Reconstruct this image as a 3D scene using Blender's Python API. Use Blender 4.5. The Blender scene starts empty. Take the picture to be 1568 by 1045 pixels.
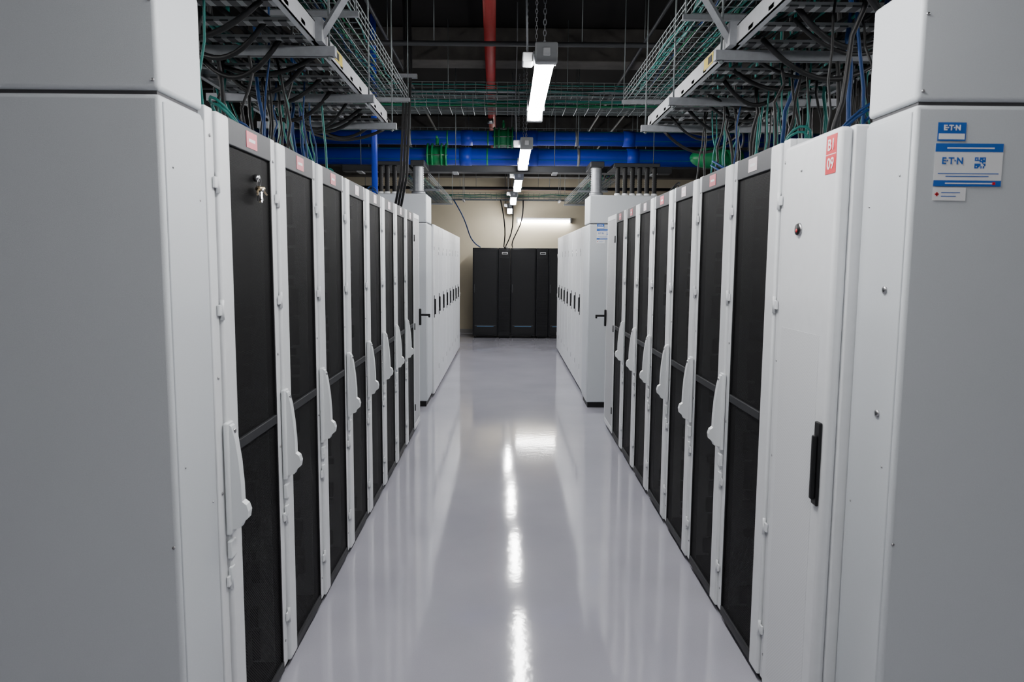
import bpy, bmesh, math, random
from mathutils import Vector, Matrix
random.seed(7)
SC=bpy.context.scene
# ------------------------------------------------------------------ materials
def mat(name,col,rough=.5,metal=0.,noise=0.,nscale=60,bump=0.,bscale=200,emit=None,estr=0,coat=0.,spec=.5):
    m=bpy.data.materials.new(name); m.use_nodes=True
    nt=m.node_tree; b=nt.nodes['Principled BSDF']
    b.inputs['Base Color'].default_value=(*col,1); b.inputs['Roughness'].default_value=rough
    b.inputs['Metallic'].default_value=metal; b.inputs['Coat Weight'].default_value=coat
    b.inputs['Specular IOR Level'].default_value=spec
    tc=nt.nodes.new('ShaderNodeTexCoord')
    if noise>0:
        n=nt.nodes.new('ShaderNodeTexNoise'); n.inputs['Scale'].default_value=nscale; n.inputs['Detail'].default_value=4
        nt.links.new(tc.outputs['Object'],n.inputs['Vector'])
        r=nt.nodes.new('ShaderNodeValToRGB')
        r.color_ramp.elements[0].position=.3; r.color_ramp.elements[1].position=.7
        r.color_ramp.elements[0].color=(*[c*(1-noise) for c in col],1); r.color_ramp.elements[1].color=(*[min(1,c*(1+noise)) for c in col],1)
        nt.links.new(n.outputs['Fac'],r.inputs['Fac']); nt.links.new(r.outputs['Color'],b.inputs['Base Color'])
    if bump>0:
        n=nt.nodes.new('ShaderNodeTexNoise'); n.inputs['Scale'].default_value=bscale
        nt.links.new(tc.outputs['Object'],n.inputs['Vector'])
        bp=nt.nodes.new('ShaderNodeBump'); bp.inputs['Strength'].default_value=bump; bp.inputs['Distance'].default_value=.002
        nt.links.new(n.outputs['Fac'],bp.inputs['Height']); nt.links.new(bp.outputs['Normal'],b.inputs['Normal'])
    if emit:
        b.inputs['Emission Color'].default_value=(*emit,1); b.inputs['Emission Strength'].default_value=estr
    return m
def perforated(name,col,holecol,cell,transp,rough=.5,spec=.5):
    m=bpy.data.materials.new(name); m.use_nodes=True; nt=m.node_tree; L=nt.links
    b=nt.nodes['Principled BSDF']; out=nt.nodes['Material Output']
    b.inputs['Roughness'].default_value=rough; b.inputs['Specular IOR Level'].default_value=spec
    tc=nt.nodes.new('ShaderNodeTexCoord'); sp=nt.nodes.new('ShaderNodeSeparateXYZ'); L.new(tc.outputs['Object'],sp.inputs[0])
    def mth(op,a,bv):
        n=nt.nodes.new('ShaderNodeMath'); n.operation=op
        if hasattr(a,'links'): L.new(a,n.inputs[0])
        else: n.inputs[0].default_value=a
        if bv is not None:
            if hasattr(bv,'links'): L.new(bv,n.inputs[1])
            else: n.inputs[1].default_value=bv
        return n.outputs[0]
    k=2*math.pi/cell
    sy=mth('SINE',mth('MULTIPLY',sp.outputs['Y'],k),None); sz=mth('SINE',mth('MULTIPLY',sp.outputs['Z'],k),None)
    h=mth('GREATER_THAN',mth('MULTIPLY',sy,sz),0.05)
    mx=nt.nodes.new('ShaderNodeMix'); mx.data_type='RGBA'
    mx.inputs['A'].default_value=(*col,1); mx.inputs['B'].default_value=(*holecol,1)
    L.new(h,mx.inputs['Factor']); L.new(mx.outputs['Result'],b.inputs['Base Color'])
    if transp>0:
        t=nt.nodes.new('ShaderNodeBsdfTransparent'); ms=nt.nodes.new('ShaderNodeMixShader')
        L.new(mth('MULTIPLY',h,transp),ms.inputs[0]); L.new(b.outputs[0],ms.inputs[1]); L.new(t.outputs[0],ms.inputs[2])
        L.new(ms.outputs[0],out.inputs['Surface'])
    return m
WHITE=mat('rack_white_paint',(.70,.718,.735),.38,noise=.02,nscale=25,bump=.15,bscale=500)
CAB=mat('cabinet_grey_powdercoat',(.565,.595,.62),.42,noise=.025,nscale=300,bump=.35,bscale=700)
CABD=mat('seam_shadow_gap',(.05,.05,.055),.7)
MESH=perforated('black_perforated_mesh',(.0085,.0085,.009),(.002,.002,.0022),.011,.75,.6,.12)
WMESH=perforated('white_perforated_sheet',(.66,.675,.69),(.14,.14,.15),.022,0,.45)
FMESH=perforated('white_fine_perforation',(.71,.728,.745),(.61,.625,.64),.012,0,.4)
HEAD=mat('door_header_grey',(.050,.052,.058),.5,noise=.05,spec=.3)
BAR=mat('door_midbar_grey',(.020,.021,.024),.55,noise=.05,spec=.2)
BLK=mat('black_plastic',(.008,.008,.009),.5,spec=.25)
SRV=mat('server_front_dark',(.016,.016,.018),.45,noise=.3,nscale=40,spec=.3)
SRV2=mat('server_bezel_grey',(.08,.08,.09),.4,metal=.4)
HND=mat('handle_light_plastic',(.68,.705,.72),.35)
PINK=mat('label_pink',(.62,.10,.14),.4)
PINKW=mat('label_pale',(.72,.60,.63),.4)
RED=mat('label_red',(.60,.012,.025),.4)
PAPER=mat('label_white',(.78,.79,.80),.4)
BLUEL=mat('label_blue',(.02,.12,.46),.4)
CHROME=mat('zinc_screw',(.45,.45,.46),.3,metal=1)
BRASS=mat('key_brass',(.60,.50,.34),.3,metal=1)
GALV=mat('galvanised_steel',(.28,.29,.31),.45,metal=.5,noise=.1,nscale=30)
WIRE=mat('basket_wire_zinc',(.16,.18,.185),.5,metal=.5)
TRAY=mat('tray_light_grey_paint',(.40,.41,.43),.45,noise=.05,nscale=20)
RUNG=mat('tray_rung_grey',(.24,.245,.255),.5,noise=.05,nscale=20)
DARKST=mat('dark_steel',(.03,.032,.036),.5,metal=.3)
CONC=mat('concrete_beam',(.045,.041,.037),.85,noise=.25,nscale=8)
REDP=mat('red_pipe_paint',(.26,.012,.010),.45,noise=.1,nscale=15)
BLUEP=mat('blue_pipe_plastic',(.006,.035,.46),.4,noise=.06,nscale=10,spec=.35)
GREENP=mat('green_fitting_plastic',(.012,.26,.09),.35)
TEAL=mat('teal_cable',(.006,.12,.105),.5,spec=.3)
TEAL2=mat('green_cable',(.008,.17,.07),.5,spec=.3)
BCAB=mat('blue_cable',(.003,.028,.11),.5,spec=.2)
YEL=mat('label_yellow',(.60,.46,.04),.45)
BRACK=mat('black_rack_metal',(.006,.0062,.008),.38,noise=.1,nscale=30,spec=.3)
BDOOR=mat('black_mesh_door',(.010,.0105,.012),.5,noise=.3,nscale=120,spec=.3)
LEDB=mat('blue_led_strip',(.05,.2,.4),.4,emit=(.3,.5,.8),estr=.12)
TUBE=mat('tube_diffuser_lit',(.9,.9,.9),.4,emit=(1,.99,.985),estr=79)
LHOUS=mat('luminaire_housing',(.40,.41,.42),.4)
# floor
FLOOR=bpy.data.materials.new('epoxy_floor'); FLOOR.use_nodes=True
nt=FLOOR.node_tree; b=nt.nodes['Principled BSDF']; L=nt.links
tc=nt.nodes.new('ShaderNodeTexCoord')
n1=nt.nodes.new('ShaderNodeTexNoise'); n1.inputs['Scale'].default_value=1.3; n1.inputs['Detail'].default_value=5
n2=nt.nodes.new('ShaderNodeTexNoise'); n2.inputs['Scale'].default_value=260; n2.inputs['Detail'].default_value=2
L.new(tc.outputs['Object'],n1.inputs['Vector']); L.new(tc.outputs['Object'],n2.inputs['Vector'])
r=nt.nodes.new('ShaderNodeValToRGB'); r.color_ramp.elements[0].color=(.36,.355,.41,1); r.color_ramp.elements[1].color=(.42,.415,.47,1)
r.color_ramp.elements[0].position=.3; r.color_ramp.elements[1].position=.7
ad=nt.nodes.new('ShaderNodeMath'); ad.operation='ADD'
ml=nt.nodes.new('ShaderNodeMath'); ml.operation='MULTIPLY_ADD'; ml.inputs[1].default_value=.5; ml.inputs[2].default_value=-.25
L.new(n2.outputs['Fac'],ml.inputs[0]); L.new(n1.outputs['Fac'],ad.inputs[0]); L.new(ml.outputs[0],ad.inputs[1])
L.new(ad.outputs[0],r.inputs['Fac']); L.new(r.outputs['Color'],b.inputs['Base Color'])
rr=nt.nodes.new('ShaderNodeMapRange'); rr.inputs['To Min'].default_value=.05; rr.inputs['To Max'].default_value=.10
b.inputs['IOR'].default_value=1.75
L.new(n1.outputs['Fac'],rr.inputs['Value']); L.new(rr.outputs['Result'],b.inputs['Roughness'])
n3=nt.nodes.new('ShaderNodeTexNoise'); n3.inputs['Scale'].default_value=16; n3.inputs['Detail'].default_value=4
L.new(tc.outputs['Object'],n3.inputs['Vector'])
bp=nt.nodes.new('ShaderNodeBump'); bp.inputs['Strength'].default_value=.11; bp.inputs['Distance'].default_value=.003
L.new(n3.outputs['Fac'],bp.inputs['Height']); L.new(bp.outputs['Normal'],b.inputs['Normal'])
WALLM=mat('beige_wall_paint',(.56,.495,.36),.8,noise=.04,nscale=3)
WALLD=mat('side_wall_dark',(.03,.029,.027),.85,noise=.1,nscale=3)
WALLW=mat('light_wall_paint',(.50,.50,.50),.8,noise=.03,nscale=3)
CEILM=mat('dark_ceiling',(.004,.0036,.0034),.9,noise=.4,nscale=2,spec=.2)
# ------------------------------------------------------------------ mesh builder
class MB:
    def __init__(s): s.V=[];s.F=[];s.M=[];s.S=[];s.mats=[]
    def mi(s,m):
        if m not in s.mats: s.mats.append(m)
        return s.mats.index(m)
    def add(s,vs,fs,m,smooth=False):
        o=len(s.V); s.V+= [tuple(v) for v in vs]; k=s.mi(m)
        for f in fs: s.F.append([i+o for i in f]); s.M.append(k); s.S.append(smooth)
    def box(s,x0,x1,y0,y1,z0,z1,m,bev=0):
        if x0>x1:x0,x1=x1,x0
        if y0>y1:y0,y1=y1,y0
        if z0>z1:z0,z1=z1,z0
        if bev<=0:
            vs=[(x,y,z) for x in(x0,x1) for y in(y0,y1) for z in(z0,z1)]
            s.add(vs,[(0,1,3,2),(4,6,7,5),(0,4,5,1),(2,3,7,6),(0,2,6,4),(1,5,7,3)],m); return
        bm=bmesh.new(); bmesh.ops.create_cube(bm,size=1)
        bmesh.ops.scale(bm,vec=(x1-x0,y1-y0,z1-z0),verts=bm.verts)
        bmesh.ops.translate(bm,vec=((x0+x1)/2,(y0+y1)/2,(z0+z1)/2),verts=bm.verts)
        r=bmesh.ops.bevel(bm,geom=bm.edges[:],offset=bev,segments=3,affect='EDGES',profile=.5)
        bm.verts.index_update()
        vs=[v.co[:] for v in bm.verts]
        new=set(r['faces'])
        s.add(vs,[[v.index for v in f.verts] for f in bm.faces if f not in new],m,False)
        o=len(s.V)-len(vs); k=s.mi(m)
        for f in bm.faces:
            if f in new: s.F.append([v.index+o for v in f.verts]); s.M.append(k); s.S.append(True)
        bm.free()
    def tube(s,pts,r,m,seg=8,rs=None,cap=True):
        pts=[Vector(p) for p in pts]; vs=[];fs=[]; n=len(pts)
        up=None
        for i,p in enumerate(pts):
            t=(pts[min(i+1,n-1)]-pts[max(i-1,0)]).normalized()
            if up is None:
                a=Vector((0,0,1)) if abs(t.z)<.9 else Vector((1,0,0)); up=t.cross(a).normalized()
            up=(up-t*up.dot(t)).normalized(); w=t.cross(up); q=rs[i] if rs else r
            for k in range(seg):
                a=2*math.pi*k/seg; vs.append(p+up*math.cos(a)*q+w*math.sin(a)*q)
        for i in range(n-1):
            for k in range(seg):
                k2=(k+1)%seg; fs.append((i*seg+k,i*seg+k2,(i+1)*seg+k2,(i+1)*seg+k))
        if cap: fs.append(tuple(range(seg))[::-1]); fs.append(tuple((n-1)*seg+k for k in range(seg)))
        s.add(vs,fs,m,seg>5)
    def prism(s,prof,y0,y1,m):
        n=len(prof); vs=[(x,y0,z) for x,z in prof]+[(x,y1,z) for x,z in prof]
        fs=[tuple(range(n)),tuple(range(2*n-1,n-1,-1))]+[(i,(i+1)%n,n+(i+1)%n,n+i) for i in range(n)]
        s.add(vs,fs,m)
    def sphere(s,c,r,m,sc=(1,1,1),seg=16):
        bm=bmesh.new(); bmesh.ops.create_uvsphere(bm,u_segments=seg,v_segments=seg//2,radius=r)
        bm.verts.index_update()
        s.add([(c[0]+v.co.x*sc[0],c[1]+v.co.y*sc[1],c[2]+v.co.z*sc[2]) for v in bm.verts],[[v.index for v in f.verts] for f in bm.faces],m,True); bm.free()
    def mesh(s,name,mx=1):
        me=bpy.data.meshes.new(name)
        me.from_pydata([(v[0]*mx,v[1],v[2]) for v in s.V],[],s.F)
        for m in s.mats: me.materials.append(m)
        me.polygons.foreach_set('material_index',s.M); me.polygons.foreach_set('use_smooth',s.S)
        me.update()
        bm=bmesh.new(); bm.from_mesh(me); bmesh.ops.recalc_face_normals(bm,faces=bm.faces); bm.to_mesh(me); bm.free()
        return me
def obj(name,me,loc=(0,0,0),parent=None):
    o=bpy.data.objects.new(name,me); SC.collection.objects.link(o); o.location=loc
    if parent: o.parent=parent
    return o
def text(s,size,loc,rot,m,parent,name,ext=.0005):
    c=bpy.data.curves.new(name,'FONT'); c.body=s; c.size=size; c.extrude=ext; c.align_x='CENTER'; c.align_y='CENTER'
    c.offset=.0006
    c.materials.append(m); o=bpy.data.objects.new(name,c); SC.collection.objects.link(o)
    o.location=loc; o.rotation_euler=rot; o.parent=parent; return o
# ------------------------------------------------------------------ room
def room(name,x0,x1,y0,y1,z0,z1,m):
    b=MB(); b.box(x0,x1,y0,y1,z0,z1,m); return obj(name,b.mesh(name))
RX0,RX1,RY0,RY1,RZ=-4.6,4.8,-5.5,16.4,4.0
RT=RZ-.006
room('floor',RX0-.2,RX1+.2,RY0-.2,RY1+.2,-.12,0,FLOOR)
room('ceiling',RX0-.2,RX1+.2,RY0-.2,RY1+.2,RZ,RZ+.15,CEILM)
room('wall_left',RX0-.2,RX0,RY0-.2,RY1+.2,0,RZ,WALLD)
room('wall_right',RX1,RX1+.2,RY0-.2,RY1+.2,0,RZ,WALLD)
room('wall_front',RX0,RX1,RY0-.2,RY0,0,RZ,WALLW)
room('wall_back',RX0,RX1,RY1,RY1+.2,0,RZ,WALLM)
room('baseboard_back',RX0,RX1,RY1-.015,RY1,0,.09,mat('baseboard_grey',(.3,.29,.27),.5))
# ------------------------------------------------------------------ black-door server rack
PITCH=.57
def rack_mesh(mx,seed,lab,handle=True):
    rnd=random.Random(seed); b=MB(); W=PITCH; H=2.03; SW=.155
    b.box(-1.05,-.035,0.002,.02,.05,H,WHITE); b.box(-1.05,-.035,W-.02,W-.002,.05,H,WHITE)
    b.box(-1.05,-.035,.02,W-.02,H-.02,H,WHITE); b.box(-1.05,-.035,.02,W-.02,.05,.07,BLK); b.box(-1.05,-1.03,.02,W-.02,.07,H-.02,BLK)
    b.box(-1.03,-.02,.01,W-.01,0,.05,BLK)
    b.box(-.035,-.008,.004,.058,.03,H,WHITE,.004)
    b.box(-.02,.003,.063,SW,.03,H-.005,WHITE,.008)
    b.box(-.035,-.010,.558,W-.001,.03,H,HEAD)
    b.box(-.020,.000,SW,.558,H-.085,H-.005,HEAD,.003)
    b.box(-.020,.000,SW,.558,.03,.07,BAR,.003)
    b.box(-.020,-.002,SW,SW+.010,.07,H-.085,BLK); b.box(-.020,-.002,.548,.558,.07,H-.085,BLK)
    b.box(-.018,.001,SW+.01,.548,1.000,1.032,BAR,.003)
    b.box(-.010,-.008,SW+.01,.548,.07,.998,MESH); b.box(-.010,-.008,SW+.01,.548,1.032,H-.085,MESH)
    b.box(.0,.0015,.31,.41,H-.070,H-.018,lab); b.box(.0015,.002,.33,.39,H-.050,H-.040,PAPER)
    z=.10
    while z<H-.15:
        h=rnd.choice([.043,.043,.087,.087,.13])
        if rnd.random()<.8:
            x=-.10+rnd.uniform(-.012,.012)
            b.box(x-.55,x,.06,W-.05,z,z+h-.006,SRV)
            if h>.05:
                for k in range(6):
                    y=.09+k*.065; b.box(x,x+.012,y,y+.05,z+.012,z+h-.018,SRV2 if rnd.random()<.35 else SRV)
            b.box(x,x+.03,.06,.078,z+.004,z+h-.01,SRV2); b.box(x,x+.03,W-.07,W-.05,z+.004,z+h-.01,SRV2)
        z+=h
    for z in (.22,.62,1.45,1.82):
        b.tube([(.0,.060,z-.03),(.0,.060,z+.03)],.006,WHITE,10); b.box(-.006,.002,.035,.060,z-.016,z+.016,WHITE,.002)
    for z in (.13,.9,1.25,1.95): b.tube([(-.008,.03,z),(-.005,.03,z)],.005,CHROME,8)
    if handle:
        y0=.05
        b.box(-.004,.012,y0-.010,y0+.042,.765,1.112,HND,.006)
        prof=[(.008,1.108),(.018,1.10),(.028,1.06),(.037,.99),(.042,.92),(.043,.868),(.056,.858),(.062,.838),(.058,.815),(.042,.802),(.036,.787),(.010,.78)]
        b.prism(prof,y0,y0+.032,HND)
        b.tube([(.012,y0+.016,1.085),(.026,y0+.016,1.085)],.007,CHROME,10)
        b.box(-.004,.010,y0-.005,y0+.037,.69,.745,HND,.004)
        b.box(-.004,.006,y0+.0,y0+.030,.62,.66,HND,.002)
    return b.mesh('server_rack_mesh',mx)
LX=-.84; RXF=.97
for i in range(8):
    lab=PINK if i<3 else PINKW
    obj('server_rack',rack_mesh(1,10+i,lab),(LX,2.125+PITCH*i,0))
for i in range(7):
    lab=PINKW if i in(0,2,4) else PINK
    obj('server_rack',rack_mesh(-1,40+i,lab,handle=i>0),(RXF,2.605+PITCH*i,0))
# ------------------------------------------------------------------ end racks with white perforated doors
def end_rack(mx,W):
    b=MB(); H=2.03
    b.box(-1.05,-.03,.002,W,.05,H,WHITE,.006); b.box(-1.0,-.03,.01,W-.01,0,.05,BLK)
    b.box(-.03,.003,.004,.03,.04,H-.005,WHITE,.005); b.box(-.03,.003,W-.03,W,.04,H-.005,WHITE,.005)
    b.box(-.03,.003,.03,W-.03,H-.05,H-.005,WHITE,.004); b.box(-.03,.003,.03,W-.03,.04,.09,WHITE,.004)
    b.box(-.03,.0,.03,W-.03,.09,H-.05,WMESH)
    b.box(.002,.022,W-.035,W-.005,.98,1.14,BLK,.006); b.box(.02,.105,W-.028,W-.012,1.07,1.09,BLK,.006); b.box(.09,.108,W-.03,W-.01,1.055,1.09,BLK,.004)
    for z in (.25,1.0,1.8): b.tube([(.005,.016,z-.03),(.005,.016,z+.03)],.007,BLK,8)
    return b.mesh('perforated_door_rack_mesh',mx)
obj('perforated_door_rack',end_rack(1,.42),(LX,6.69,0))
obj('perforated_door_rack',end_rack(-1,.54),(RXF,6.60,0))
# ------------------------------------------------------------------ white cabinet with key lock
b=MB(); W=.43; H=2.0
b.box(-1.05,-.03,.0,W,.05,H,WHITE,.006); b.box(-1.0,-.05,.01,W-.01,0,.05,BLK)
b.box(-.03,.012,.004,W-.004,.04,H-.004,WHITE,.014)
b.box(.012,.0128,.07,W-.05,.10,1.38,FMESH)
b.tube([(.010,.265,1.71),(.018,.265,1.71)],.021,CHROME,20); b.tube([(.016,.265,1.71),(.022,.265,1.71)],.018,BLK,20); b.tube([(.021,.265,1.706),(.0235,.265,1.706)],.006,RED,12)
b.box(.012,.022,.012,.05,.86,1.12,BLK,.004); b.box(.022,.036,.018,.036,.88,1.08,BLK,.005)
b.box(.012,.0135,.018,.088,1.865,1.978,RED)
b.box(.0135,.0138,.020,.086,1.9205,1.9225,PAPER)
b.tube([(.012,.27,1.9),(.016,.27,1.9)],.004,CHROME,8)
kc=obj('locking_cabinet',b.mesh('locking_cabinet_mesh',-1),(RXF,2.168,0))
text('B1',.046,(-.0142,.053,1.948),(math.pi/2,0,-math.pi/2),PAPER,kc,'row_label_text')
text('09',.046,(-.0142,.053,1.893),(math.pi/2,0,-math.pi/2),PAPER,kc,'number_label_text')
# ------------------------------------------------------------------ power distribution cabinets
def pdu(mx,depth,W,H=2.31,seam=2.005,big=False):
    b=MB()
    b.box(-depth,0,0,W,.06,seam-.004,CAB,.012); b.box(-depth+.01,-.015,.012,W-.012,0,.06,BLK)
    b.box(-depth+.01,-.01,.01,W-.01,seam-.02,seam+.02,CABD)
    b.box(-depth,0,0,W,seam+.004,H,CAB,.012)
    b.box(-.004,.004,.014,W-.008,.09,seam-.02,CAB,.003)
    if big:
        for z in (1.19,1.53,.35): 
            b.tube([(.003,W*.35,z),(.009,W*.35,z)],.010,CHROME,14); b.tube([(.008,W*.35,z),(.0095,W*.35,z)],.006,DARKST,8)
    for y,z in ((.05,.25),(.05,1.05),(.05,1.83),(W-.04,.9),(W-.05,1.76)): b.tube([(.003,y,z),(.006,y,z)],.003,CHROME,8)
    for x,z in ((-.014,seam+.028),(-.014,H-.09),(-.012,.85)):
        b.tube([(x,.001,z),(x,-.003,z)],.004,CHROME,8)
    return b.mesh('power_cabinet_mesh',mx)
pl=obj('power_distribution_cabinet',pdu(1,1.1,.26),(-.85,1.86,0))
pr=obj('power_distribution_cabinet',pdu(-1,1.1,.255,big=True),(1.03,1.905,0))
pfl=obj('power_distribution_cabinet',pdu(1,.55,.5),(-.86,8.0,0))
pfr=obj('power_distribution_cabinet',pdu(-1,.78,.5),(.885,8.0,0))
def stickers(par,x,z,sc,y=-.002):
    b=MB(); d=.0006; rq=random.Random(11)
    def r(x0,x1,z0,z1,m,k=0): b.box(x0*sc,x1*sc,-k*d,-(k+1)*d,z0*sc,z1*sc,m)
    r(0,.173,-.107,0,PAPER); r(0,.173,-.021,0,BLUEL,1); r(0,.173,-.107,-.092,BLUEL,1)
    r(.01,.165,-.076,-.074,BLUEL,1); r(.03,.14,-.083,-.081,BLUEL,1); r(.03,.15,-.013,-.010,PAPER,2); r(.03,.15,-.101,-.098,PAPER,2)
    q=.0031
    for k in range(9):
        for j in range(9):
            fin=(k<3 and j<3) or (k<3 and j>5) or (k>5 and j>5)
            if (fin and not (k in(1,7) and j in (1,7))) or (not fin and rq.random()<.5):
                r(.102+k*q,.102+(k+1)*q,-.062+j*q,-.062+(j+1)*q,BLUEL,1)
    r(.003,.075,.006,.052,BLUEL); r(.006,.072,.010,.024,PAPER,1); r(.150,.158,-.103,-.096,RED,2)
    r(0,.085,-.143,-.110,PAPER); r(.006,.016,-.129,-.125,RED,1); r(.009,.013,-.132,-.122,RED,1); r(.022,.07,-.124,-.122,BLUEL,1); r(.022,.06,-.133,-.131,BLUEL,1)
    s=obj('maker_sticker',b.mesh('sticker_mesh'),(x,y,z),par)
    text('E·T·N',.023*sc,(.045*sc,-.0016,-.044*sc),(math.pi/2,0,0),BLUEL,s,'sticker_text')
    text('E·T·N',.018*sc,(.039*sc,-.0016,.038*sc),(math.pi/2,0,0),PAPER,s,'sticker_text')
stickers(pr,.054,1.905,1); stickers(pfr,.08,1.95,1.05)
# ------------------------------------------------------------------ far white racks
def white_rack(mx,W=.59,H=2.02):
    b=MB()
    b.box(-1.05,-.025,.002,W-.002,.05,H,WHITE,.006); b.box(-1.0,-.04,.01,W-.01,0,.05,BLK)
    b.box(-.025,-.020,.0,W,.045,H,CABD)
    b.box(-.020,.008,.010,W-.010,.045,H-.006,WHITE,.007)
    b.box(.008,.0090,.06,W-.06,.12,H-.12,FMESH)
    b.box(.008,.030,.02,.045,.98,1.16,BLK,.006); b.box(.008,.014,.017,.048,.94,1.20,BLK,.003)
    b.box(.008,.0095,.03,.06,1.72,1.76,BLK); b.box(.008,.0095,.06,.16,H-.06,H-.03,PAPER)
    for z in (.3,1.0,1.7): b.tube([(.008,W-.012,z-.03),(.008,W-.012,z+.03)],.006,CHROME,8)
    return b.mesh('white_server_cabinet_mesh',mx)
ml_=white_rack(1); mr_=white_rack(-1)
for i in range(8):
    obj('white_server_cabinet',ml_,(-.845,8.53+.592*i,0)); obj('white_server_cabinet',mr_,(.92,8.53+.592*i,0))
# ------------------------------------------------------------------ black racks and coolers on back row
def black_rack(W=.6,H=1.87,D=.85):
    b=MB(); b.box(0,W,0,D,.05,H,BRACK,.006); b.box(.02,W-.02,-.02,.0,.07,H-.02,BRACK,.005)
    b.box(.05,W-.05,-.022,-.02,.12,H-.08,BDOOR)
    b.box(.03,.05,-.04,-.02,.95,1.12,HEAD,.004)
    b.box(.10,W-.1,-.024,-.02,.245,.252,LEDB); b.box(.05,W-.05,-.023,-.019,.255,.275,HEAD)
    for x in (.05,W-.05):
        for y in (.05,D-.05):
            b.tube([(x-.012,y,.027),(x+.012,y,.027)],.027,BLK,12); b.box(x-.02,x+.02,y-.02,y+.02,.045,.06,CHROME)
    return b.mesh('black_server_rack_mesh')
def cooler(W=.3,H=1.87,D=.85):
    b=MB(); b.box(0,W,0,D,.05,H,BRACK,.006)
    for k in range(48):
        z=.14+k*.032; b.box(.03,W-.03,-.012,.0,z,z+.012,BRACK)
    b.box(.02,W-.02,-.016,0,H-.22,H-.04,BRACK,.004); b.box(.09,W-.07,-.019,-.015,H-.13,H-.085,PAPER); b.box(.10,W-.08,-.020,-.018,H-.12,H-.10,BLK)
    for x in (.05,W-.05):
        for y in (.05,D-.05): b.tube([(x-.012,y,.027),(x+.012,y,.027)],.027,BLK,12)
    b.box(.02,W-.02,.02,D-.02,.03,.06,BLK)
    return b.mesh('row_cooler_mesh')
br=black_rack(); rc=cooler(); x=-.70
for k,t in enumerate('RCRCR'):
    w=.53 if t=='R' else .255
    if t=='R': o=obj('black_server_rack',br,(x,15.3,0)); o.scale=(w/.6*.985,1,1)
    else: o=obj('row_cooler',rc,(x,15.3,0)); o.scale=(w/.3*.98,1,1)
    x+=w
# ------------------------------------------------------------------ luminaires
LZ=2.63
def lum(Ln,H=LZ):
    b=MB(); w=.05
    b.prism([(-w,.045),(-w*.75,.085),(w*.75,.085),(w,.045)],0.05,Ln-.05,LHOUS)
    b.prism([(-w,.044),(-w*.92,.012),(-w*.5,-.01),(w*.5,-.01),(w*.92,.012),(w,.044)],.05,Ln-.05,TUBE)
    for y in(0,Ln-.05): b.box(-w-.008,w+.008,y,y+.052,-.014,.092,LHOUS,.01)
    b.box(-.018,.018,-.012,.002,.02,.06,PAPER,.004)
    for y in (.22,Ln-.22):
        b.box(-w-.012,w+.012,y-.015,y+.015,.03,.10,GALV)
        z=.10; k=0
        while z<RZ-H-.04:
            r=.008; pts=[]
            for a in range(7):
                t=a*math.pi/3; dx=math.cos(t)*r; dz=math.sin(t)*.018
                pts.append((dx if k%2 else 0,y+(0 if k%2 else dx),z+.014+dz))
            b.tube(pts,.0022,GALV,4,cap=False); z+=.028; k+=1
    b.box(-.12,-.06,.22,.36,.05,.10,LHOUS,.008); b.tube([(-.09,.30,.09),(-.10,.32,.5),(-.09,.30,1.0),(-.09,.3,RT-H)],.006,GALV,6)
    b.box(-.075,-.03,.27,.31,.06,.085,GALV)
    return b.mesh('strip_light_mesh')
lm=lum(1.65)
for x,y in ((.18,-1.6),(.19,1.2),(.198,3.92),(.175,6.85),(.15,9.45),(.11,12.0),(.06,14.55)): obj('strip_light',lm,(x,y,LZ))
for xx in (-2.9,3.1):  # unseen lamps added in the side aisles to light the overhead clutter
    for y in (1.6,4.6): obj('strip_light',lm,(xx,y,LZ))
b=MB(); w=.045
b.box(0,1.2,-.05,.0,.02,.08,LHOUS,.006); b.box(.03,1.17,-.07,-.015,-.025,.03,TUBE,.015)
for xx in (0,1.17): b.box(xx,xx+.03,-.075,0,-.03,.085,LHOUS,.006)
obj('wall_strip_light',b.mesh('wall_strip_light_mesh'),(.21,RY1-.002,2.47))
# ------------------------------------------------------------------ cable ladders
def ladder(mx,x_in,x_out,y0,y1,z):
    b=MB(); a=x_in;c=x_out
    for x,s in ((a,1),(c,-1)):
        b.box(x,x+.006*s,y0,y1,z,z+.085,TRAY); b.box(x,x+.03*s,y0,y1,z,z+.005,TRAY); b.box(x,x+.03*s,y0,y1,z+.08,z+.085,TRAY)
    y=y0+.1
    while y<y1:
        b.box(a,c,y,y+.06,z+.012,z+.03,RUNG)
        k=a+.06
        while k<c-.06: b.box(k,k+.035,y-.001,y+.061,z+.0115,z+.0185,CABD); k+=.06
        y+=.24
    for y in [q for q in (1.6,2.5,3.45,4.42,5.3) if q<y1]:
        b.box(a-.07,c+.1,y,y+.041,z-.045,z-.002,GALV); b.box(a-.06,c+.09,y+.010,y+.031,z-.0455,z-.04,CABD)
        for xx in (a-.04,c+.06): b.tube([(xx,y+.02,z-.06),(xx,y+.02,RT)],.005,WIRE,6); b.tube([(xx,y+.02,z-.055),(xx,y+.02,z-.045)],.012,WIRE,6)
    for y in (3.42,):
        b.tube([(a-.01,y,z+.02),(a-.40,y,z+.62)],.02,GALV,4); b.tube([(a-.40,y,z+.60),(a-.40,y,RT)],.018,GALV,4); b.box(a-.03,a+.02,y-.04,y+.05,z+.0,z+.1,GALV)
    b.box(a-.002,a,3.75,3.92,z+.02,z+.075,YEL); b.box(a-.003,a-.001,3.77,3.84,z+.03,z+.065,BLK)
    return b.mesh('cable_ladder_mesh',mx)
obj('cable_ladder',ladder(-1,.85,1.65,.9,5.35,2.56)); obj('cable_ladder',ladder(1,1.01,1.85,.9,5.45,2.56))
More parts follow.
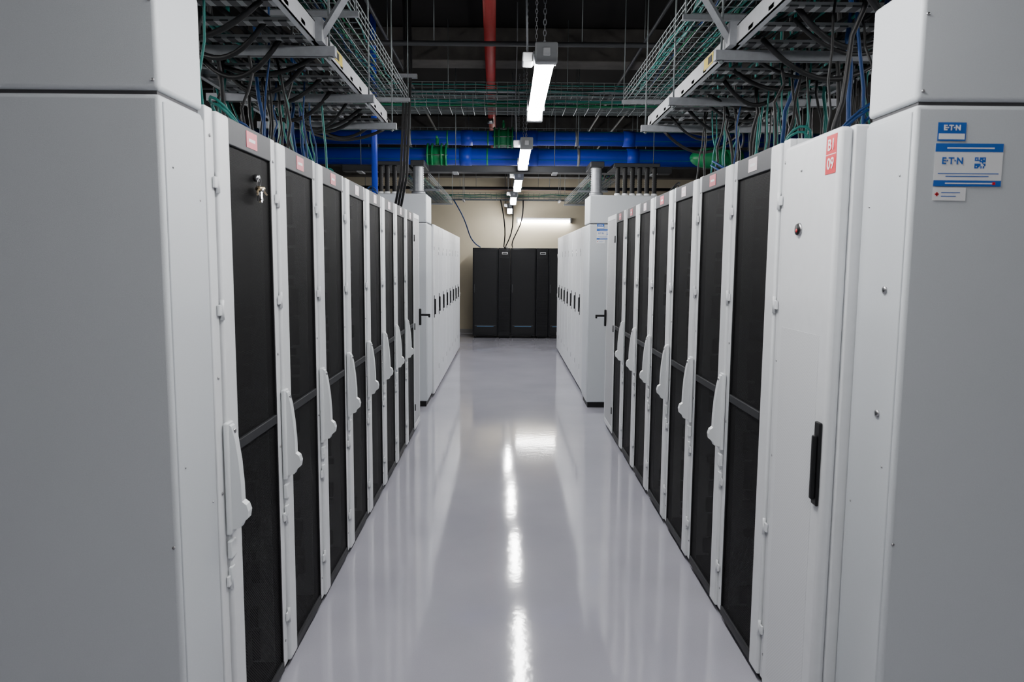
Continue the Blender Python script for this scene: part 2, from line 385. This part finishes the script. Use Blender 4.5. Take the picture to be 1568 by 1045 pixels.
# ------------------------------------------------------------------ wire basket trays with cables
def basket(L_,W,H,ncab,seed,cm,rods,zz):
    rnd=random.Random(seed); b=MB(); r=.003
    for i in range(int(W/.05)+1): b.tube([(i*.05,0,0),(i*.05,L_,0)],r,WIRE,4)
    for h in (.035,.07,H):
        for x in (0,W): b.tube([(x,0,h),(x,L_,h)],r,WIRE,4)
    n=int(L_/.1)
    for i in range(n+1):
        y=i*.1; b.tube([(0,y,H),(0,y,0),(W,y,0),(W,y,H)],r,WIRE,4)
    for i in range(ncab):
        x=rnd.uniform(.03,W-.03); z=rnd.uniform(.012,H*.9); pts=[]
        for k in range(int(L_/.25)+1):
            pts.append((min(W-.02,max(.02,x+rnd.uniform(-.02,.02))),k*.25,max(.01,z+rnd.uniform(-.01,.012))))
        b.tube(pts,.0055,rnd.choice(cm),6)
    for y in rods:
        b.box(-.04,W+.04,y,y+.03,-.03,-.004,GALV)
        for x in (-.025,W+.025): b.tube([(x,y+.015,-.03),(x,y+.015,RT-zz)],.004,WIRE,6)
    return b.mesh('wire_basket_tray_mesh')
for (x,y,z,L_,W,nc,rt) in ((-1.2,.9,2.86,5.2,.40,24,(1.0,3.0,5.0)),(.93,.9,2.86,5.2,.40,28,(1.0,3.0,5.0)),
                         (-1.35,9.5,2.62,4.0,.35,14,(1.2,3.8)),(1.05,9.5,2.62,4.0,.35,14,(1.2,3.8))):
    obj('wire_basket_tray',basket(L_,W,.10,nc,int(x*100),(TEAL,TEAL,TEAL2,BLK,BCAB),rt,z),(x,y,z))
for (y,z,x0,L_,nc) in ((6.55,2.92,2.2,4.3,14),(7.1,3.14,2.2,4.3,5),(10.4,3.3,2.4,4.8,6),(13.9,2.74,1.6,3.0,6)):
    o=obj('wire_basket_tray',basket(L_,.35,.12,nc,int(y*10),(TEAL,TEAL2,TEAL,BLK),(.6,L_-.6),z),(x0,y,z)); o.rotation_euler=(0,0,math.pi/2)
# ------------------------------------------------------------------ blue pipes
def bpipe(y,z,r,fit,name='blue_water_pipe',cap=None):
    b=MB(); x0,x1=-3.9,3.9
    b.tube([(x0,y,z),(x1,y,z)],r,BLUEP,28)
    for a in (-.5,2.2,3.6): 
        yy=y+math.cos(a)*r*.995; zz=z+math.sin(a)*r*.995
        b.tube([(x0,yy,zz),(x1,yy,zz)],.003,TEAL2,5)
    for x,w in fit:
        b.tube([(x-w,y,z),(x+w,y,z)],r*1.12,GREENP,28)
        for s in (-w,-w*.5,w*.5,w): b.tube([(x+s-.009,y,z),(x+s+.009,y,z)],r*1.5,GREENP,28)
        for a in range(6):
            t=a*math.pi/3; b.tube([(x-w-.02,y+math.cos(t)*r*1.3,z+math.sin(t)*r*1.3),(x+w+.02,y+math.cos(t)*r*1.3,z+math.sin(t)*r*1.3)],.007,CHROME,6)
        b.tube([(x,y,z+r),(x,y,z+r*2.1)],.02,GREENP,10); b.box(x-.01,x+.01,y-.10,y+.02,z+r*2,z+r*2.25,GREENP,.004)
    for x in (-2.9,-1.2,.85,2.9):
        b.tube([(x-.015,y,z),(x+.015,y,z)],r*1.06,GALV,24); b.tube([(x,y,z+r),(x,y,RT)],.006,WIRE,6)
    for x in (-.50,.3,1.5): b.tube([(x-.07,y,z),(x+.07,y,z)],r*1.07,BLUEP,28)
    for x in (-.74,-.24): b.tube([(x-.010,y,z),(x+.010,y,z)],r*1.02,GREENP,24)
    if cap:
        b.sphere((cap,y-.12,z-.01),r*1.2,GREENP,(2.1,1,1),24); b.tube([(cap+.12,y-.12,z),(cap+.36,y-.06,z)],r*.9,GREENP,20)
    return obj(name,b.mesh('blue_water_pipe_mesh'))
bpipe(9.35,3.115,.088,((-.05,.11),)); bpipe(9.05,2.845,.102,((-.84,.11),),cap=2.42)
b=MB(); b.tube([(-1.33,7.55,2.16),(-1.33,7.55,2.95),(-1.33,7.55,3.6),(-1.33,7.55,RT)],.03,BLUEP,16); b.tube([(-1.33,7.55,2.9),(-1.33,7.55,3.0)],.042,BLUEP,16)
b.tube([(-1.33,7.55,2.2),(-1.33,7.6,2.13),(-1.33,7.75,2.1),(-1.33,7.99,2.1)],.03,BLUEP,12)
obj('blue_riser_pipe',b.mesh('blue_riser_pipe_mesh'))
# ------------------------------------------------------------------ red sprinkler pipes
b=MB(); zp=3.58
b.tube([(-.13,4.9,zp),(-.205,9.4,zp),(-.26,15.1,zp)],.052,REDP,20)
b.tube([(-.195,8.7,zp),(-.20,9.0,zp)],.070,REDP,20); b.tube([(-.135,5.2,zp),(-.137,5.35,zp)],.066,REDP,20)
b.tube([(-.2,8.85,zp),(-.2,8.85,3.25)],.03,REDP,12); b.tube([(-.2,8.85,3.25),(-.2,8.85,3.2)],.035,CHROME,12)
for x,y in ((-.16,6.8),(-.23,11),(-.25,14.5)): b.tube([(x,y,zp),(x,y,RT)],.008,WIRE,6)
obj('red_sprinkler_pipe',b.mesh('red_sprinkler_pipe_mesh'))
b=MB(); b.tube([(-3.5,15.9,3.12),(3.5,15.9,3.12)],.022,REDP,10)
for x in (-3,-1,.9,3): b.tube([(x,15.9,3.12),(x,15.9,RT)],.006,WIRE,6)
for x in (-2,2): b.tube([(x,15.9,3.10),(x,15.9,3.05)],.012,CHROME,8)
obj('red_branch_pipe',b.mesh('red_branch_pipe_mesh'))
# ------------------------------------------------------------------ beams, ducts, conduits
for nm,(y0,y1,z0,z1) in enumerate(((7.9,8.22,3.66,RT),(12.6,12.92,3.66,RT),(15.2,15.5,3.3,3.55))):
    b=MB(); b.box(RX0+.01,RX1-.01,y0,y1,z0,z1,CONC,.01)
    if nm==2:
        for x in (-3,3): b.tube([(x,15.35,3.5),(x,15.35,RT)],.01,WIRE,8)
    obj('ceiling_beam',b.mesh('ceiling_beam_mesh'))
for k,(y,z,r) in enumerate(((6.2,3.35,.02),(7.65,3.3,.012),(10.9,3.12,.02),(11.7,3.07,.025),(14.5,3.0,.03))):
    b=MB(); b.tube([(-4.4,y,z),(4.6,y,z)],r,GALV if k%2 else DARKST,10)
    for x in (-2,-.6,.6,2): b.tube([(x,y,z),(x,y,RT)],.004,WIRE,6)
    obj('electrical_conduit',b.mesh('electrical_conduit_mesh'))
for x in (-1.7,-1.1,1.25,1.6):
    b=MB(); b.tube([(x,.5,3.6),(x,15.1,3.6)],.016,DARKST,8)
    for y in (2,7,14): b.tube([(x,y,3.6),(x,y,RT)],.004,WIRE,6)
    obj('electrical_conduit',b.mesh('electrical_conduit_mesh'))
b=MB()
for x in (-.86,-.835,-.81): b.tube([(x,6.3,RT),(x+.01,6.3,3.2),(x-.01,6.3,2.75),(x-.04,6.35,2.3),(x-.10,6.4,2.04)],.012,BLK,6)
b.box(-.93,-.75,6.28,6.33,3.1,3.13,GALV)
obj('black_power_cable',b.mesh('black_power_cable_mesh'))
def corr(x,y,z0,z1,r,m,b):
    pts=[];rs=[];n=int((z1-z0)/.012)
    for i in range(n+1): pts.append((x,y,z0+(z1-z0)*i/n)); rs.append(r*(1 if i%2 else .88))
    b.tube(pts,r,m,14,rs)
for x in (-.97,.975):
    b=MB(); corr(x,8.2,2.33,2.62,.062,GALV,b); b.tube([(x,8.2,2.312),(x,8.2,2.35)],.075,GALV,20)
    b.box(x-.075,x+.075,8.12,8.65,2.62,2.68,DARKST,.008)
    obj('flexible_steel_conduit',b.mesh('flexible_steel_conduit_mesh'))
b=MB(); b.box(-1.9,1.9,8.66,8.84,2.62,2.69,DARKST,.004)
for x in (-1.7,-.6,.55,1.7): b.tube([(x,8.75,2.68),(x,8.75,RT)],.005,WIRE,6); b.box(x-.03,x+.03,8.64,8.86,2.605,2.62,GALV)
obj('cable_trunking',b.mesh('cable_trunking_mesh'))
for xs in ((-1.14,-1.22,-1.30,-1.37),(1.2,1.28,1.36,1.44,1.52,1.6)):
    b=MB()
    for x in xs:
        corr(x,8.15,2.33,2.62,.026,BLK,b); b.tube([(x,8.15,2.312),(x,8.15,2.34)],.034,PAPER,12)
    b.box(min(xs)-.05,max(xs)+.05,8.10,8.65,2.62,2.66,DARKST,.006)
    obj('black_conduit_bundle',b.mesh('black_conduit_bundle_mesh'))
# ------------------------------------------------------------------ hanging cables
def hang(side,seed):
    rnd=random.Random(seed); b=MB(); e=.85 if side<0 else 1.01
    for i in range(16):
        y=1.9+i*.25+rnd.uniform(-.08,.08); xa=e+.08+rnd.uniform(0,.1); xb=e+.62+rnd.uniform(-.1,.15); sag=rnd.uniform(.06,.17)
        pts=[]
        for k in range(13):
            t=k/12; pts.append((xa+(xb-xa)*t, y+.15*t, 2.58-4*sag*t*(1-t)))
        b.tube(pts,rnd.choice((.009,.012)),BLK,8)
    for i in range(90):
        y=2.2+rnd.random()*2.9; x=e+.25+rnd.random()*.6; z1=rnd.choice((2.6,2.9)); dy=rnd.uniform(-.12,.12); dx=rnd.uniform(-.12,.12)
        pts=[(x,y,z1)]
        for k in range(1,7):
            t=k/7; pts.append((x+dx*t+rnd.uniform(-.015,.015),y+dy*t+rnd.uniform(-.02,.02),z1-(z1-2.045)*t))
        pts.append((x+dx,y+dy,2.04))
        b.tube(pts,rnd.choice((.005,.007,.010)),rnd.choice((TEAL,TEAL,BLK,BCAB,BLK,TEAL,BLK)),6)
    for i in range(9):
        y=2.5+i*.48; x=e+.24+rnd.random()*.2; R_=rnd.uniform(.07,.12); pts=[]
        for k in range(25):
            a=k*math.pi/6; pts.append((x+math.cos(a)*R_*.5+.02*k/25,y+math.sin(a)*R_,2.07+.05*(1+math.cos(a*1.0+i))+.05*k/25))
        b.tube(pts,.006,rnd.choice((TEAL,BLK,BCAB,TEAL)),6)
    for i in range(22):
        x=e+.1+rnd.random()*.65; pts=[(x+rnd.uniform(-.03,.03),.95+k*.3,2.605+rnd.uniform(0,.03)) for k in range(15)]
        b.tube(pts,rnd.choice((.007,.012)),rnd.choice((BLK,BLK,TEAL,BLK)),6)
    return b.mesh('network_cable_bundle_mesh',side)
obj('network_cable_bundle',hang(-1,3)); obj('network_cable_bundle',hang(1,4))
for (xa,xb,sg) in ((-.12,.02,.3),(.10,.0,.25),(.3,.12,.1),(-1.0,-.55,.1)):
    b=MB()
    pts=[(xa,14.0,2.735)]+[(xa+(xb-xa)*t+.04*math.sin(t*6),14.0+1.45*t,2.735+(1.88-2.735)*t-sg*math.sin(t*3.14)) for t in (.1,.2,.3,.4,.5,.6,.7,.8,.9)]+[(xb,15.45,1.885)]
    b.tube(pts,.012,BLK if xa>-.5 else BCAB,8)
    obj('rack_feed_cable',b.mesh('rack_feed_cable_mesh'))
# ------------------------------------------------------------------ keys hanging from first rack door
b=MB(); kx=LX-.006;ky=2.52;kz=1.84
b.tube([(kx,ky,kz+.03),(kx+.016,ky,kz+.03)],.012,CHROME,14)
pts=[(kx+.014+.004*math.cos(a*.52),ky+.018*math.sin(a*.52),kz+.012+.018*math.cos(a*.52)) for a in range(13)]
b.tube(pts,.0015,CHROME,6)
rnd=random.Random(2)
for i in range(12):
    a=rnd.uniform(-1.2,1.2); Lk=rnd.uniform(.025,.038); c=Vector((kx+.010+.0012*i,ky,kz)); d=Vector((rnd.uniform(-.1,.35),math.sin(a),-math.cos(a))).normalized()
    m_=BRASS if i%2 else CHROME
    p=c+d*.012; b.tube([p-Vector((0,.001,0)),p+Vector((0,.001,0))],.009,m_,12)
    b.tube([c+d*.018,c+d*(.018+Lk)],.0035,m_,4)
obj('key_bunch',b.mesh('key_bunch_mesh'))
# ------------------------------------------------------------------ world, camera
w=bpy.data.worlds.new('world'); SC.world=w; w.use_nodes=True
w.node_tree.nodes['Background'].inputs[0].default_value=(.5,.5,.52,1); w.node_tree.nodes['Background'].inputs[1].default_value=.2
cd=bpy.data.cameras.new('camera'); co=bpy.data.objects.new('camera',cd); SC.collection.objects.link(co); SC.camera=co
cd.sensor_width=36; cd.lens=25.94; cd.clip_start=.05
cd.dof.use_dof=True; cd.dof.focus_distance=6.0; cd.dof.aperture_fstop=8.0
co.matrix_world=Matrix.Translation((0,0,1.6))@(Matrix.Rotation(-.008,4,'Z')@Matrix.Rotation(math.pi/2-.1079,4,'X')@Matrix.Rotation(.0075,4,'Z'))
